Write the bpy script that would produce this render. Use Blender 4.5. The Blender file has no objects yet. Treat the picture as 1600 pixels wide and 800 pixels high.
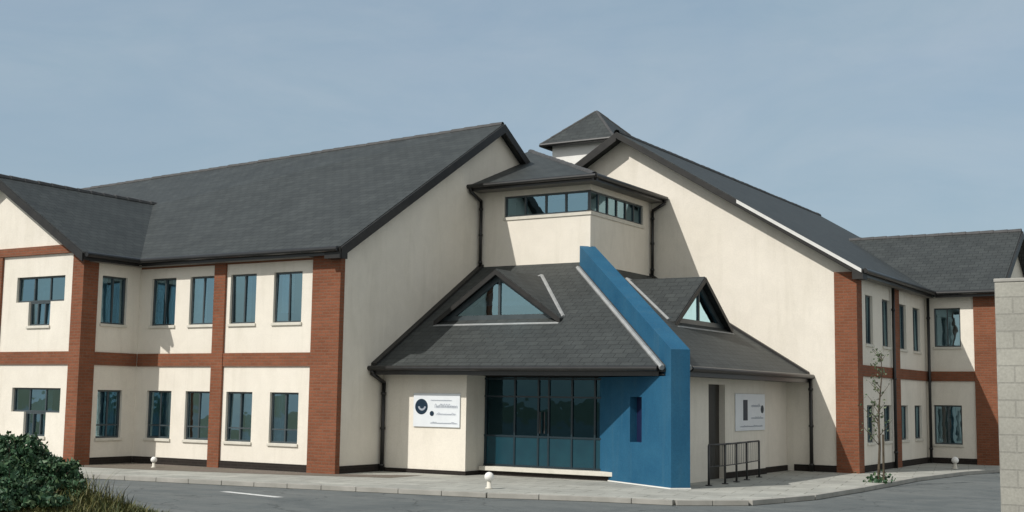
import bpy, bmesh, math, random
from mathutils import Vector, Matrix
random.seed(7)
sc = bpy.context.scene
C = sc.collection
SL = 0.606            # roof pitch (rise per metre)
EZ = 5.58             # roof surface height above the facade line

# ------------------------------------------------------------------ materials
def newmat(name):
    m = bpy.data.materials.new(name); m.use_nodes = True
    nt = m.node_tree; b = nt.nodes['Principled BSDF']
    return m, nt, b
def N(nt, t, **kw):
    n = nt.nodes.new(t)
    for k, v in kw.items(): setattr(n, k, v)
    return n
def noise(nt, vec, scale, detail=6, rough=0.6, dist=0.0):
    n = N(nt, 'ShaderNodeTexNoise'); n.inputs['Scale'].default_value = scale
    n.inputs['Detail'].default_value = detail; n.inputs['Roughness'].default_value = rough
    n.inputs['Distortion'].default_value = dist
    nt.links.new(vec, n.inputs['Vector']); return n.outputs['Fac']
def ramp(nt, fac, stops):
    r = N(nt, 'ShaderNodeValToRGB'); e = r.color_ramp.elements
    while len(e) < len(stops): e.new(0.5)
    for i, (p, c) in enumerate(stops):
        e[i].position = p; e[i].color = (c[0], c[1], c[2], 1) if hasattr(c, '__len__') else (c, c, c, 1)
    nt.links.new(fac, r.inputs['Fac']); return r.outputs['Color']
def mix(nt, fac, a, b, mode='MIX'):
    m = N(nt, 'ShaderNodeMix', data_type='RGBA', blend_type=mode)
    for s, v in ((0, fac), (6, a), (7, b)):
        if hasattr(v, 'links'): nt.links.new(v, m.inputs[s])
        elif s == 0: m.inputs[0].default_value = v
        else: m.inputs[s].default_value = (v[0], v[1], v[2], 1)
    return m.outputs[2]
def bump(nt, b, h, strength=0.3, dist=0.02):
    n = N(nt, 'ShaderNodeBump'); n.inputs['Strength'].default_value = strength; n.inputs['Distance'].default_value = dist
    nt.links.new(h, n.inputs['Height']); nt.links.new(n.outputs['Normal'], b.inputs['Normal'])
def geo(nt): return N(nt, 'ShaderNodeNewGeometry').outputs['Position']
def uvn(nt): return N(nt, 'ShaderNodeUVMap').outputs['UV']
def scalevec(nt, v, s):
    m = N(nt, 'ShaderNodeMapping'); m.inputs['Scale'].default_value = s
    nt.links.new(v, m.inputs['Vector']); return m.outputs['Vector']
def mottled(name, c1, c2, scale=3.0, rough=0.8, bs=0.2, bscale=60, spec=0.3, metal=0):
    m, nt, b = newmat(name); g = geo(nt)
    col = ramp(nt, noise(nt, g, scale), [(0.3, c1), (0.7, c2)])
    nt.links.new(col, b.inputs['Base Color']); b.inputs['Roughness'].default_value = rough
    b.inputs['Specular IOR Level'].default_value = spec; b.inputs['Metallic'].default_value = metal
    bump(nt, b, noise(nt, g, bscale, 4), bs, 0.01)
    return m
M = {}
def render_mat(name, c1, c2, streak):
    m, nt, b = newmat(name); g = geo(nt)
    big = ramp(nt, noise(nt, g, 0.55, 5), [(0.3, c1), (0.7, c2)])
    st = noise(nt, scalevec(nt, g, (2.3, 2.3, 0.33)), 1.0, 8, 0.62, 1.2)
    col = mix(nt, ramp(nt, st, [(0.5, 0.0), (0.8, 0.5)]), big, streak)
    blot = ramp(nt, noise(nt, g, 1.9, 8, .68, .7), [(0.40, 0.955), (0.62, 1.0)])
    col = mix(nt, 1.0, col, blot, 'MULTIPLY')
    fine = ramp(nt, noise(nt, g, 38, 3), [(0.3, 0.92), (0.7, 1.0)])
    col = mix(nt, 1.0, col, fine, 'MULTIPLY')
    nt.links.new(col, b.inputs['Base Color']); b.inputs['Roughness'].default_value = 0.9
    b.inputs['Specular IOR Level'].default_value = 0.2
    bump(nt, b, noise(nt, g, 110, 5, 0.7), 0.35, 0.012); return m
M['render'] = render_mat('cream_render', (0.765, 0.72, 0.63), (0.82, 0.775, 0.69), (0.63, 0.59, 0.50))
def brick_mat(name, c1, c2, mortar, w, h, ms=0.012, rough=0.85, vs=0.9, vlo=0.78, vhi=1.12):
    m, nt, b = newmat(name); u = uvn(nt)
    t = N(nt, 'ShaderNodeTexBrick'); nt.links.new(u, t.inputs['Vector'])
    t.inputs['Scale'].default_value = 1.0; t.inputs['Brick Width'].default_value = w; t.inputs['Row Height'].default_value = h
    t.inputs['Mortar Size'].default_value = ms; t.inputs['Mortar Smooth'].default_value = 0.2; t.inputs['Bias'].default_value = 0.0
    t.inputs['Color1'].default_value = (*c1, 1); t.inputs['Color2'].default_value = (*c2, 1); t.inputs['Mortar'].default_value = (*mortar, 1)
    g = geo(nt)
    v = ramp(nt, noise(nt, g, vs, 6, .65), [(0.28, vlo), (0.72, vhi)])
    v2 = ramp(nt, noise(nt, g, 30, 4), [(0.25, 0.8), (0.75, 1.1)])
    col = mix(nt, 1.0, mix(nt, 1.0, t.outputs['Color'], v, 'MULTIPLY'), v2, 'MULTIPLY')
    nt.links.new(col, b.inputs['Base Color']); b.inputs['Roughness'].default_value = rough
    b.inputs['Specular IOR Level'].default_value = 0.25
    inv = N(nt, 'ShaderNodeMath', operation='SUBTRACT'); inv.inputs[0].default_value = 1.0
    nt.links.new(t.outputs['Fac'], inv.inputs[1])
    bump(nt, b, inv.outputs[0], 0.5, 0.01); return m
M['brick'] = brick_mat('red_brick', (0.255, 0.092, 0.048), (0.205, 0.072, 0.036), (0.20, 0.105, 0.066), 0.225, 0.075)
M['plinth'] = brick_mat('dark_plinth_brick', (0.028, 0.021, 0.018), (0.019, 0.016, 0.014), (0.032, 0.027, 0.023), 0.225, 0.075)
M['block'] = brick_mat('concrete_block', (0.35, 0.345, 0.305), (0.325, 0.32, 0.285), (0.285, 0.28, 0.25), 0.44, 0.22, 0.012)
M['slate'] = brick_mat('roof_slate', (0.052, 0.058, 0.057), (0.041, 0.046, 0.046), (0.024, 0.027, 0.027), 0.3, 0.2, 0.010, 0.6, 1.4, 0.78, 1.20)
M['ridge'] = mottled('ridge_tile', (0.05, 0.052, 0.055), (0.08, 0.08, 0.08), 5, 0.7)
M['dark'] = mottled('dark_painted_timber', (0.018, 0.018, 0.018), (0.03, 0.029, 0.027), 4, 0.5, 0.1)
M['soffit'] = mottled('soffit_board', (0.16, 0.15, 0.135), (0.20, 0.19, 0.17), 3, 0.7, 0.1)
M['gutter'] = mottled('black_plastic', (0.012, 0.012, 0.012), (0.02, 0.02, 0.02), 6, 0.35, 0.05, 60, 0.5)
M['lead'] = mottled('lead_flashing', (0.24, 0.25, 0.25), (0.34, 0.35, 0.35), 5, 0.5, 0.2, 40, 0.5)
M['white'] = mottled('white_paint', (0.74, 0.73, 0.70), (0.80, 0.80, 0.77), 4, 0.5, 0.05)
M['metal_and_glint'] = mottled('pale_metal_and_glint', (0.60, 0.60, 0.58), (0.68, 0.68, 0.66), 4, 0.3, 0.05, 60, 0.6)
M['frame'] = mottled('grey_window_frame', (0.040, 0.055, 0.062), (0.062, 0.078, 0.086), 4, 0.4, 0.05, 60, 0.5)
M['sill'] = mottled('concrete_sill', (0.56, 0.54, 0.47), (0.66, 0.63, 0.56), 6, 0.8)
M['tealframe'] = mottled('dark_teal_frame', (0.006, 0.018, 0.026), (0.009, 0.024, 0.034), 3, 0.35, 0.03, 60, 0.5)
def blue_mat():
    m, nt, b = newmat('blue_painted_render'); g = geo(nt)
    col = ramp(nt, noise(nt, g, 1.1, 7, .62, .5), [(.3, (0.010, 0.080, 0.160)), (.7, (0.022, 0.112, 0.200))])
    st = noise(nt, scalevec(nt, g, (4, 4, .35)), 1.0, 7, .6, .8)
    col = mix(nt, ramp(nt, st, [(.52, 0.0), (.8, .55)]), col, (0.045, 0.125, 0.19))
    col = mix(nt, 1.0, col, ramp(nt, noise(nt, g, 30, 3), [(.3, .86), (.7, 1.06)]), 'MULTIPLY')
    nt.links.new(col, b.inputs['Base Color']); b.inputs['Roughness'].default_value = .7; b.inputs['Specular IOR Level'].default_value = .25
    bump(nt, b, noise(nt, g, 55, 6, .7), .45, .012); return m
M['blue'] = blue_mat()
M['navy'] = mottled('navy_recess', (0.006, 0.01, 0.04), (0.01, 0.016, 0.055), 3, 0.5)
M['teal'] = mottled('teal_panel', (0.004, 0.036, 0.055), (0.006, 0.050, 0.070), 2, 0.22, 0.03, 60, 0.5)
M['curtain'] = mottled('pale_blind', (0.45, 0.50, 0.52), (0.62, 0.66, 0.66), 6, 0.9, 0.1)
M['door'] = mottled('dark_door', (0.020, 0.018, 0.015), (0.032, 0.028, 0.022), 2, 0.4, 0.05)
M['inner'] = mottled('interior_plaster', (0.20, 0.21, 0.20), (0.26, 0.26, 0.25), 1, 0.9)
M['steel'] = mottled('dark_steel', (0.03, 0.03, 0.032), (0.05, 0.05, 0.05), 5, 0.45, 0.1, 60, 0.5)
M['signwhite'] = mottled('sign_white', (0.68, 0.72, 0.76), (0.74, 0.78, 0.81), 3, 0.35, 0.02)
M['signnavy'] = mottled('sign_navy', (0.01, 0.025, 0.045), (0.015, 0.035, 0.06), 3, 0.4, 0.02)
M['signgrey'] = mottled('sign_grey', (0.30, 0.34, 0.41), (0.38, 0.42, 0.48), 3, 0.4, 0.02)
M['bark'] = mottled('bark', (0.05, 0.038, 0.027), (0.10, 0.08, 0.055), 14, 0.9, 0.6, 40)
def glass_mat(name, tint, refl, base, rough=0.015):
    m, nt, b = newmat(name)
    out = nt.nodes['Material Output']; nt.nodes.remove(b)
    tr = N(nt, 'ShaderNodeBsdfTransparent'); tr.inputs['Color'].default_value = (*tint, 1)
    gl = N(nt, 'ShaderNodeBsdfGlossy'); gl.inputs['Roughness'].default_value = rough; gl.inputs['Color'].default_value = (*refl, 1)
    fr = N(nt, 'ShaderNodeFresnel'); fr.inputs['IOR'].default_value = 1.6
    ad = N(nt, 'ShaderNodeMath', operation='ADD', use_clamp=True); nt.links.new(fr.outputs[0], ad.inputs[0]); ad.inputs[1].default_value = base
    bn = N(nt, 'ShaderNodeBump'); bn.inputs['Strength'].default_value = 0.12; bn.inputs['Distance'].default_value = 0.03
    nt.links.new(noise(nt, geo(nt), 1.7, 2), bn.inputs['Height']); nt.links.new(bn.outputs[0], gl.inputs['Normal'])
    mx = N(nt, 'ShaderNodeMixShader'); nt.links.new(ad.outputs[0], mx.inputs[0])
    nt.links.new(tr.outputs[0], mx.inputs[1]); nt.links.new(gl.outputs[0], mx.inputs[2])
    nt.links.new(mx.outputs[0], out.inputs['Surface']); return m
M['glass'] = glass_mat('window_glass', (0.36, 0.58, 0.68), (0.56, 0.86, 1.0), 0.30)
M['deepglass'] = glass_mat('tinted_entrance_glass', (0.10, 0.32, 0.42), (0.35, 0.75, 0.95), 0.01)
def ground_mat(name, c1, c2, c3, scale, patch, bs, rough=0.92, wet=None):
    m, nt, b = newmat(name); g = geo(nt)
    fine = ramp(nt, noise(nt, g, scale, 8, 0.75), [(0.3, c1), (0.72, c2)])
    col = mix(nt, ramp(nt, noise(nt, g, patch, 6, 0.6, 0.6), [(0.42, 0.0), (0.66, 0.8)]), fine, c3)
    grit = ramp(nt, noise(nt, g, 45, 3), [(0.3, 0.78), (0.7, 1.12)])
    col = mix(nt, 1.0, col, grit, 'MULTIPLY')
    nt.links.new(col, b.inputs['Base Color']); b.inputs['Roughness'].default_value = rough
    b.inputs['Specular IOR Level'].default_value = 0.3
    bump(nt, b, noise(nt, g, 80, 5, 0.7), bs, 0.015); return m
def asphalt_mat():
    m, nt, b = newmat('worn_asphalt'); g = geo(nt)
    col = ramp(nt, noise(nt, g, 4, 8, .75), [(.3, (0.105, 0.118, 0.118)), (.72, (0.150, 0.163, 0.161))])
    rot = N(nt, 'ShaderNodeMapping'); rot.inputs['Rotation'].default_value = (0, 0, math.radians(-32)); rot.inputs['Scale'].default_value = (.12, 1.6, 1)
    nt.links.new(g, rot.inputs['Vector'])
    col = mix(nt, ramp(nt, noise(nt, rot.outputs[0], 1.0, 6, .6), [(.45, 0.0), (.7, .65)]), col, (0.185, 0.192, 0.185))
    col = mix(nt, ramp(nt, noise(nt, g, .45, 6, .6, .8), [(.5, 0.0), (.62, .6)]), col, (0.090, 0.103, 0.106))
    vo = N(nt, 'ShaderNodeTexVoronoi', feature='DISTANCE_TO_EDGE'); vo.inputs['Scale'].default_value = .38
    wv = N(nt, 'ShaderNodeVectorMath', operation='ADD'); nz = N(nt, 'ShaderNodeTexNoise'); nz.inputs['Scale'].default_value = 1.3; nz.inputs['Detail'].default_value = 5
    nt.links.new(g, nz.inputs['Vector']); nt.links.new(g, wv.inputs[0]); nt.links.new(nz.outputs['Color'], wv.inputs[1]); nt.links.new(wv.outputs[0], vo.inputs['Vector'])
    col = mix(nt, ramp(nt, vo.outputs['Distance'], [(.0, .7), (.012, 0.0)]), col, (0.05, 0.055, 0.055))
    col = mix(nt, 1.0, col, ramp(nt, noise(nt, g, 60, 2), [(.3, .72), (.7, 1.2)]), 'MULTIPLY')
    nt.links.new(col, b.inputs['Base Color']); b.inputs['Roughness'].default_value = .9; b.inputs['Specular IOR Level'].default_value = .3
    bump(nt, b, noise(nt, g, 90, 4, .7), .6, .012); return m
M['asphalt'] = asphalt_mat()
def paving_mat():
    m, nt, b = newmat('concrete_flags'); g = geo(nt)
    rot = N(nt, 'ShaderNodeMapping'); rot.inputs['Rotation'].default_value = (0, 0, math.radians(-12)); nt.links.new(g, rot.inputs['Vector'])
    t = N(nt, 'ShaderNodeTexBrick'); nt.links.new(rot.outputs[0], t.inputs['Vector']); t.inputs['Scale'].default_value = 1
    t.inputs['Brick Width'].default_value = .9; t.inputs['Row Height'].default_value = .6; t.inputs['Mortar Size'].default_value = .012
    t.inputs['Color1'].default_value = (.40, .40, .36, 1); t.inputs['Color2'].default_value = (.34, .342, .31, 1); t.inputs['Mortar'].default_value = (.20, .20, .17, 1)
    col = mix(nt, 1.0, t.outputs['Color'], ramp(nt, noise(nt, g, 1.1, 8, .66, .6), [(.3, .74), (.68, 1.12)]), 'MULTIPLY')
    col = mix(nt, 1.0, col, ramp(nt, noise(nt, g, 34, 3), [(.3, .85), (.7, 1.08)]), 'MULTIPLY')
    nt.links.new(col, b.inputs['Base Color']); b.inputs['Roughness'].default_value = .9
    bump(nt, b, noise(nt, g, 70, 4, .7), .4, .01); return m
M['paving_flags'] = paving_mat()
M['paving'] = M['paving_flags']
M['gravel'] = ground_mat('gravel_bed', (0.12, 0.10, 0.085), (0.22, 0.185, 0.155), (0.17, 0.155, 0.12), 12, 0.9, 0.8)
M['earth'] = ground_mat('rough_grass_ground', (0.10, 0.105, 0.05), (0.17, 0.15, 0.075), (0.08, 0.095, 0.04), 2, 0.4, 0.6)
M['kerb'] = mottled('kerb_stone', (0.27, 0.265, 0.24), (0.37, 0.36, 0.33), 2.2, 0.85, 0.3)
M['line'] = mottled('road_paint', (0.52, 0.53, 0.52), (0.72, 0.72, 0.70), 8, 0.7, 0.2)
def leaf_mat(name, c1, c2, c3):
    m, nt, b = newmat(name)
    oi = N(nt, 'ShaderNodeNewGeometry').outputs['Random Per Island']
    nt.links.new(ramp(nt, oi, [(0.0, c1), (0.55, c2), (1.0, c3)]), b.inputs['Base Color'])
    b.inputs['Roughness'].default_value = 0.55; b.inputs['Specular IOR Level'].default_value = 0.35
    return m
M['leaf'] = leaf_mat('shrub_leaf', (0.014, 0.045, 0.020), (0.032, 0.085, 0.038), (0.085, 0.135, 0.06))
M['leaf2'] = leaf_mat('sapling_leaf', (0.055, 0.085, 0.045), (0.085, 0.115, 0.06), (0.15, 0.17, 0.11))
M['dry'] = leaf_mat('dry_grass', (0.035, 0.055, 0.014), (0.085, 0.090, 0.024), (0.16, 0.14, 0.05))

# ------------------------------------------------------------------ mesh builder
class MB:
    def __init__(s): s.v = []; s.f = []
    def poly(s, pts):
        i = len(s.v); s.v += [Vector(p) for p in pts]; s.f.append(list(range(i, i + len(pts)))); return s
    def slab(s, pts, off):
        """closed prism: polygon pts swept by vector off"""
        n = len(pts); i = len(s.v); off = Vector(off)
        s.v += [Vector(p) for p in pts] + [Vector(p) + off for p in pts]
        nrm = Vector((0, 0, 0))
        for k in range(n):
            a = Vector(pts[k]); b = Vector(pts[(k + 1) % n]); nrm += a.cross(b)
        fl = nrm.dot(off) > 0
        top = [i + k for k in range(n)]; bot = [i + n + k for k in range(n)]
        s.f.append(top[::-1] if fl else top); s.f.append(bot if fl else bot[::-1])
        for k in range(n):
            q = [i + k, i + (k + 1) % n, i + n + (k + 1) % n, i + n + k]
            s.f.append(q if fl else q[::-1])
        return s
    def box(s, x0, x1, y0, y1, z0, z1):
        return s.slab([(x0, y0, z0), (x1, y0, z0), (x1, y1, z0), (x0, y1, z0)], (0, 0, z1 - z0))
    def tube(s, p, q, r, n=10, r2=None):
        p = Vector(p); q = Vector(q); d = (q - p).normalized(); r2 = r if r2 is None else r2
        a = d.orthogonal().normalized(); b = d.cross(a); i = len(s.v)
        for k in range(n):
            t = 2 * math.pi * k / n; o = a * math.cos(t) + b * math.sin(t)
            s.v.append(p + o * r); s.v.append(q + o * r2)
        for k in range(n):
            k2 = (k + 1) % n; s.f.append([i + 2 * k, i + 2 * k2, i + 2 * k2 + 1, i + 2 * k + 1])
        s.f.append([i + 2 * k for k in range(n)][::-1]); s.f.append([i + 2 * k + 1 for k in range(n)]); return s
    def lathe(s, c, prof, n=20):
        i = len(s.v); c = Vector(c)
        for (r, z) in prof:
            for k in range(n):
                t = 2 * math.pi * k / n; s.v.append(c + Vector((r * math.cos(t), r * math.sin(t), z)))
        for j in range(len(prof) - 1):
            for k in range(n):
                k2 = (k + 1) % n
                s.f.append([i + j * n + k, i + j * n + k2, i + (j + 1) * n + k2, i + (j + 1) * n + k])
        s.f.append([i + k for k in range(n)][::-1]); s.f.append([i + (len(prof) - 1) * n + k for k in range(n)]); return s
    def pieces(s):
        """connected pieces, each as a builder of its own"""
        par = list(range(len(s.v)))
        def root(i):
            while par[i] != i: par[i] = par[par[i]]; i = par[i]
            return i
        for f in s.f:
            for i in f[1:]: par[root(i)] = root(f[0])
        out = {}
        for f in s.f:
            r = root(f[0]); m, mp = out.setdefault(r, (MB(), {}))
            g = []
            for i in f:
                if i not in mp: mp[i] = len(m.v); m.v.append(s.v[i])
                g.append(mp[i])
            m.f.append(g)
        return [m for m, _ in out.values()]
    def split(s, name, mat, parent, smooth=False, bevel=0):
        return [m.build(name, mat, parent, smooth, bevel) for m in s.pieces()]
    def build(s, name, mat, parent=None, smooth=False, bevel=0):
        me = bpy.data.meshes.new(name); me.from_pydata([tuple(v) for v in s.v], [], s.f)
        uv = me.uv_layers.new(name='UVMap')
        for p in me.polygons:
            n = p.normal
            u = Vector((0, 0, 1)).cross(n)
            u = Vector((1, 0, 0)) if u.length < 0.02 else u.normalized()
            w = n.cross(u)
            for li in p.loop_indices:
                co = me.vertices[me.loops[li].vertex_index].co
                uv.data[li].uv = (co.dot(u), co.dot(w))
            p.use_smooth = smooth
        o = bpy.data.objects.new(name, me); C.objects.link(o); me.materials.append(M[mat])
        if parent: o.parent = parent
        if bevel:
            b = o.modifiers.new('bevel', 'BEVEL'); b.width = bevel; b.segments = 2; b.limit_method = 'ANGLE'
        return o
def empty(name, loc, label, cat, group=None):
    o = bpy.data.objects.new(name, None); C.objects.link(o); o.location = loc
    o.empty_display_size = 0.2
    tag(o, label, cat, group); return o
def tag(o, label, cat, group=None, kind=None):
    if label: o['label'] = label
    if cat: o['category'] = cat
    if group: o['group'] = group
    if kind: o['kind'] = kind
    return o

# ------------------------------------------------------------------ building
B = empty('office_building', (0, 0, 0), 'two storey cream rendered building with slate gables, red brick bands and a blue entrance fin', 'building')

def frame_axes(o, u, n):
    o = Vector(o); u = Vector(u); n = Vector(n)
    return lambda a, z, d=0.0: o + u * a + Vector((0, 0, z)) + n * d      # d>0 is outward
def wall(o, u, n, length, z0, z1, openings, name='wall', mat='render', reveal=0.14):
    """single wall face with real openings and reveals"""
    P = frame_axes(o, u, n); mb = MB()
    xs = sorted({0.0, length} | {a for op in openings for a in op[:2]})
    zs = sorted({z0, z1} | {a for op in openings for a in op[2:]})
    def is_open(i, j):
        if i < 0 or j < 0 or i >= len(xs) - 1 or j >= len(zs) - 1: return None
        x = (xs[i] + xs[i + 1]) / 2; z = (zs[j] + zs[j + 1]) / 2
        return any(a < x < b and c < z < d for a, b, c, d in openings)
    flip = Vector(u).cross(Vector((0, 0, 1))).dot(Vector(n)) < 0
    def add(q): mb.poly(q[::-1] if flip else q)
    for i in range(len(xs) - 1):
        for j in range(len(zs) - 1):
            a, b, c, d = xs[i], xs[i + 1], zs[j], zs[j + 1]
            if not is_open(i, j):
                add([P(a, c), P(b, c), P(b, d), P(a, d)])
            else:
                if is_open(i - 1, j) is False: add([P(a, c), P(a, d), P(a, d, -reveal), P(a, c, -reveal)][::-1])
                if is_open(i + 1, j) is False: add([P(b, c), P(b, d), P(b, d, -reveal), P(b, c, -reveal)])
                if is_open(i, j - 1) is False: add([P(a, c), P(b, c), P(b, c, -reveal), P(a, c, -reveal)])
                if is_open(i, j + 1) is False: add([P(a, d), P(b, d), P(b, d, -reveal), P(a, d, -reveal)][::-1])
    return mb.build(name, mat, B)
def pbox(mb, P, a0, a1, z0, z1, d0, d1):
    mb.slab([P(a0, z0, d0), P(a1, z0, d0), P(a1, z1, d0), P(a0, z1, d0)], P(0, 0, d1) - P(0, 0, d0))
wcount = 0
def window(o, u, n, rects, mull=1, trans=None, sill=True, blind=None, fw=0.042):
    """window > pane, sill, blind ; rects = list of (a0,a1,z0,z1)"""
    global wcount; wcount += 1
    P = frame_axes(o, u, n); fr = MB(); gl = MB()
    for (a0, a1, z0, z1) in rects:
        e = 0.003
        a0 += e; a1 -= e; z0 += e; z1 -= e
        pbox(fr, P, a0, a0 + fw, z0, z1, -0.13, -0.07); pbox(fr, P, a1 - fw, a1, z0, z1, -0.13, -0.07)
        pbox(fr, P, a0 + fw, a1 - fw, z0, z0 + fw, -0.13, -0.07); pbox(fr, P, a0 + fw, a1 - fw, z1 - fw, z1, -0.13, -0.07)
        for k in range(mull):
            m = a0 + (a1 - a0) * (k + 1) / (mull + 1)
            pbox(fr, P, m - fw * .45, m + fw * .45, z0 + fw, z1 - fw, -0.128, -0.068)
        if trans:
            zt = z0 + (z1 - z0) * trans
            pbox(fr, P, a0 + fw, a1 - fw, zt - fw * .4, zt + fw * .4, -0.126, -0.066)
        for k in range(mull + 1):
            p0 = a0 + (a1 - a0) * k / (mull + 1) + .012; p1 = a0 + (a1 - a0) * (k + 1) / (mull + 1) - .012
            tx, tzz = random.uniform(-.012, .012), random.uniform(-.012, .012)
            gl.poly([P(p0, z0 + fw * .5, -.1 - tx - tzz), P(p1, z0 + fw * .5, -.1 + tx - tzz), P(p1, z1 - fw * .5, -.1 + tx + tzz), P(p0, z1 - fw * .5, -.1 - tx + tzz)])
    f = fr.build('window', 'frame', B)
    gl.build('pane', 'glass', f)
    if sill:
        s = MB()
        a0, a1, z0 = min(r[0] for r in rects if r[2] == min(q[2] for q in rects)), max(r[1] for r in rects if r[2] == min(q[2] for q in rects)), min(r[2] for r in rects)
        pbox(s, P, a0 - .03, a1 + .03, z0 - .07, z0 + .002, -.06, .04)
        s.build('sill', 'sill', f, bevel=0.008)
    if blind:
        b = MB()
        a0 = min(r[0] for r in rects); a1 = max(r[1] for r in rects); z0 = min(r[2] for r in rects); z1 = max(r[3] for r in rects)
        for (f0, f1, g0, g1) in blind:
            # gently pleated drop of fabric just inside the glass
            n_ = max(4, int((f1 - f0) * (a1 - a0) / 0.05)); 
            for k in range(n_):
                x0 = a0 + (a1 - a0) * (f0 + (f1 - f0) * k / n_); x1 = a0 + (a1 - a0) * (f0 + (f1 - f0) * (k + 1) / n_)
                d0 = -.2 - .03 * (k % 2); d1 = -.2 - .03 * ((k + 1) % 2)
                zz0 = z0 + (z1 - z0) * g0; zz1 = z0 + (z1 - z0) * g1
                b.poly([P(x0, zz0, d0), P(x1, zz0, d1), P(x1, zz1, d1), P(x0, zz1, d0)])
        b.build('blind', 'curtain', f)
    return f
X, Y_, Z = Vector((1, 0, 0)), Vector((0, 1, 0)), Vector((0, 0, 1))
YR, XR, W = 9.77, 9.40, 13.68      # right gable plane, right outer facade, wing width
XS, E = -6.8, -1.85                # left cross wing: side wall and front plane
XC = -10.2                         # its ridge line
UP, LO = (3.66, 4.90), (0.75, 1.97)

# --- left wing facade (faces -Y)
wx = [(-6.36, -5.46), (-4.95, -4.08), (-3.53, -2.66), (-2.08, -1.17)]
ops = [(a + 6.8, b + 6.8, *z) for a, b in wx for z in (UP, LO)]
wall((XS, 0, 0), X, -Y_, 6.78, 0, 5.42, ops)
bl = [[(.05, .3, .0, 1), (.62, .95, 0, 1)], [(.0, .45, 0, 1)], [(.35, .62, 0, 1)], [(.1, .5, .2, 1)],
      [(.45, .98, .0, 1)], None, [(.55, 1, .0, 1)], [(.02, .3, 0, 1)]]
for i, (a, b) in enumerate(wx):
    window((XS, 0, 0), X, -Y_, [(a + 6.8, b + 6.8, *UP)], 1, None, True, bl[i])
    window((XS, 0, 0), X, -Y_, [(a + 6.8, b + 6.8, *LO)], 1, .27, True, bl[i + 4])
# --- cross wing side wall (faces +X)
ops = [(.6, 1.42, *UP), (.62, 1.42, *LO)]
wall((XS, E, 0), Y_, X, -E, 0, 5.42, ops)
window((XS, E, 0), Y_, X, [(.6, 1.42, *UP)], 1, None, True, [(.1, .4, 0, 1)])
window((XS, E, 0), Y_, X, [(.62, 1.42, *LO)], 1, .27, True, [(.5, .9, 0, 1)])
# --- cross wing front with T shaped windows
o = (-13.6, E, 0)
def T(zt, zm, zb, c): return [(c - .95, c + .95, zm, zt), (c - .43, c + .43, zb, zm)]
tu, tl = T(4.88, 4.22, 3.6, 5.15), T(2.0, 1.38, .77, 5.2)
tu2, tl2 = T(4.88, 4.22, 3.6, 1.65), T(2.0, 1.38, .77, 1.65)
wall(o, X, -Y_, 6.8, 0, 5.45, tu + tl + tu2 + tl2)
window(o, X, -Y_, tu, 2, None, True, [(.3, .62, .1, 1)])
window(o, X, -Y_, tl, 2, None, True, [(.25, .7, .3, 1)])
window(o, X, -Y_, tu2, 2); window(o, X, -Y_, tl2, 2)
g = MB(); g.slab([(-13.58, E + .001, 5.451), (-6.82, E + .001, 5.451), (XC, E + .001, 5.451 + 3.38 * SL)], (0, .25, 0)); g.build('gable_wall', 'render', B)
# --- hidden sides that close the volumes
c = MB()
c.box(-20, -13.62, 0, .25, 0, 5.4); c.box(-13.85, -13.602, E + .02, -.02, 0, 5.4); c.box(-20.2, -20.001, 0, W, 0, 5.4)
c.box(-20, -4.3, W - .25, W, 0, 5.4); c.box(-4.28, -4.05, W + .01, 28, 0, 5.4); c.box(-4, 11.2, 27.9, 28.1, 0, 5.4)
c.split('rear_wall', 'render', B)
# --- left gable wall (faces +X)
g = MB(); g.slab([(0, .021, 0), (0, W, 0), (0, W, 5.4), (0, W / 2, 5.4 + W / 2 * SL), (0, .021, 5.4)], (-.3, 0, 0)); g.build('gable_wall', 'render', B)
# --- right gable wall (faces -Y)
g = MB(); g.slab([(XR - W, YR, 0), (XR - .02, YR, 0), (XR - .02, YR, 5.4), (XR - W / 2, YR, 5.4 + W / 2 * SL), (XR - W, YR, 5.4)], (0, .3, 0)); g.build('gable_wall', 'render', B)
# --- right outer facade (faces +X)
YX = 17.3
wy = [(10.7, 11.4), (12.35, 13.15), (14.1, 14.95), (15.75, 16.6)]
UR, LR = (3.5, 4.83), (.86, 1.86)
ops = [(a - YR, b - YR, *z) for a, b in wy for z in (UR, LR)]
wall((XR, YR + .002, 0), Y_, X, YX - YR, 0, 5.42, ops)
for i, (a, b) in enumerate(wy):
    for z in (UR, LR): window((XR, YR + .002, 0), Y_, X, [(a - YR, b - YR, *z)], 1, None, True, [(.1, .5, 0, 1)] if i % 2 else None)
# --- right cross wing: side wall (faces -Y) and end gable (faces +X)
XE = 11.46
ops = [(.26, 1.06, 3.68, 4.89), (.2, 1.04, .68, 1.88)]
wall((XR, YX, 0), X, -Y_, XE - XR, 0, 5.42, ops)
window((XR, YX, 0), X, -Y_, [ops[0]], 1, None, True); window((XR, YX, 0), X, -Y_, [ops[1]], 1, None, True, [(.55, .75, 0, 1)])
yc = YX + 3.4
g = MB(); g.slab([(XE, YX + .02, 0), (XE, YX + 6.8, 0), (XE, YX + 6.8, 5.4), (XE, yc, 5.4 + 3.4 * SL), (XE, YX + .02, 5.4)], (-.25, 0, 0)); g.build('gable_wall', 'render', B)
# --- interior floors and partitions, seen only dimly through the glass
f = MB()
f.box(-20, -.32, .16, W - .3, 2.7, 2.85); f.box(-13.4, -7.0, E + .3, .1, 2.7, 2.85); f.box(-4, XR - .2, YR + .32, 27.8, 2.7, 2.85)
f.box(-20, -.32, 3.8, 3.95, 0, 5.4); f.box(XR - 4, XR - 3.85, YR + .32, 27.8, 0, 5.4); f.box(-20, -.32, .16, W - .3, 5.3, 5.4)
f.box(-4, XR - .2, YR + .32, 27.8, 5.3, 5.4)
f.split('inner_floor', 'inner', B)

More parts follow.
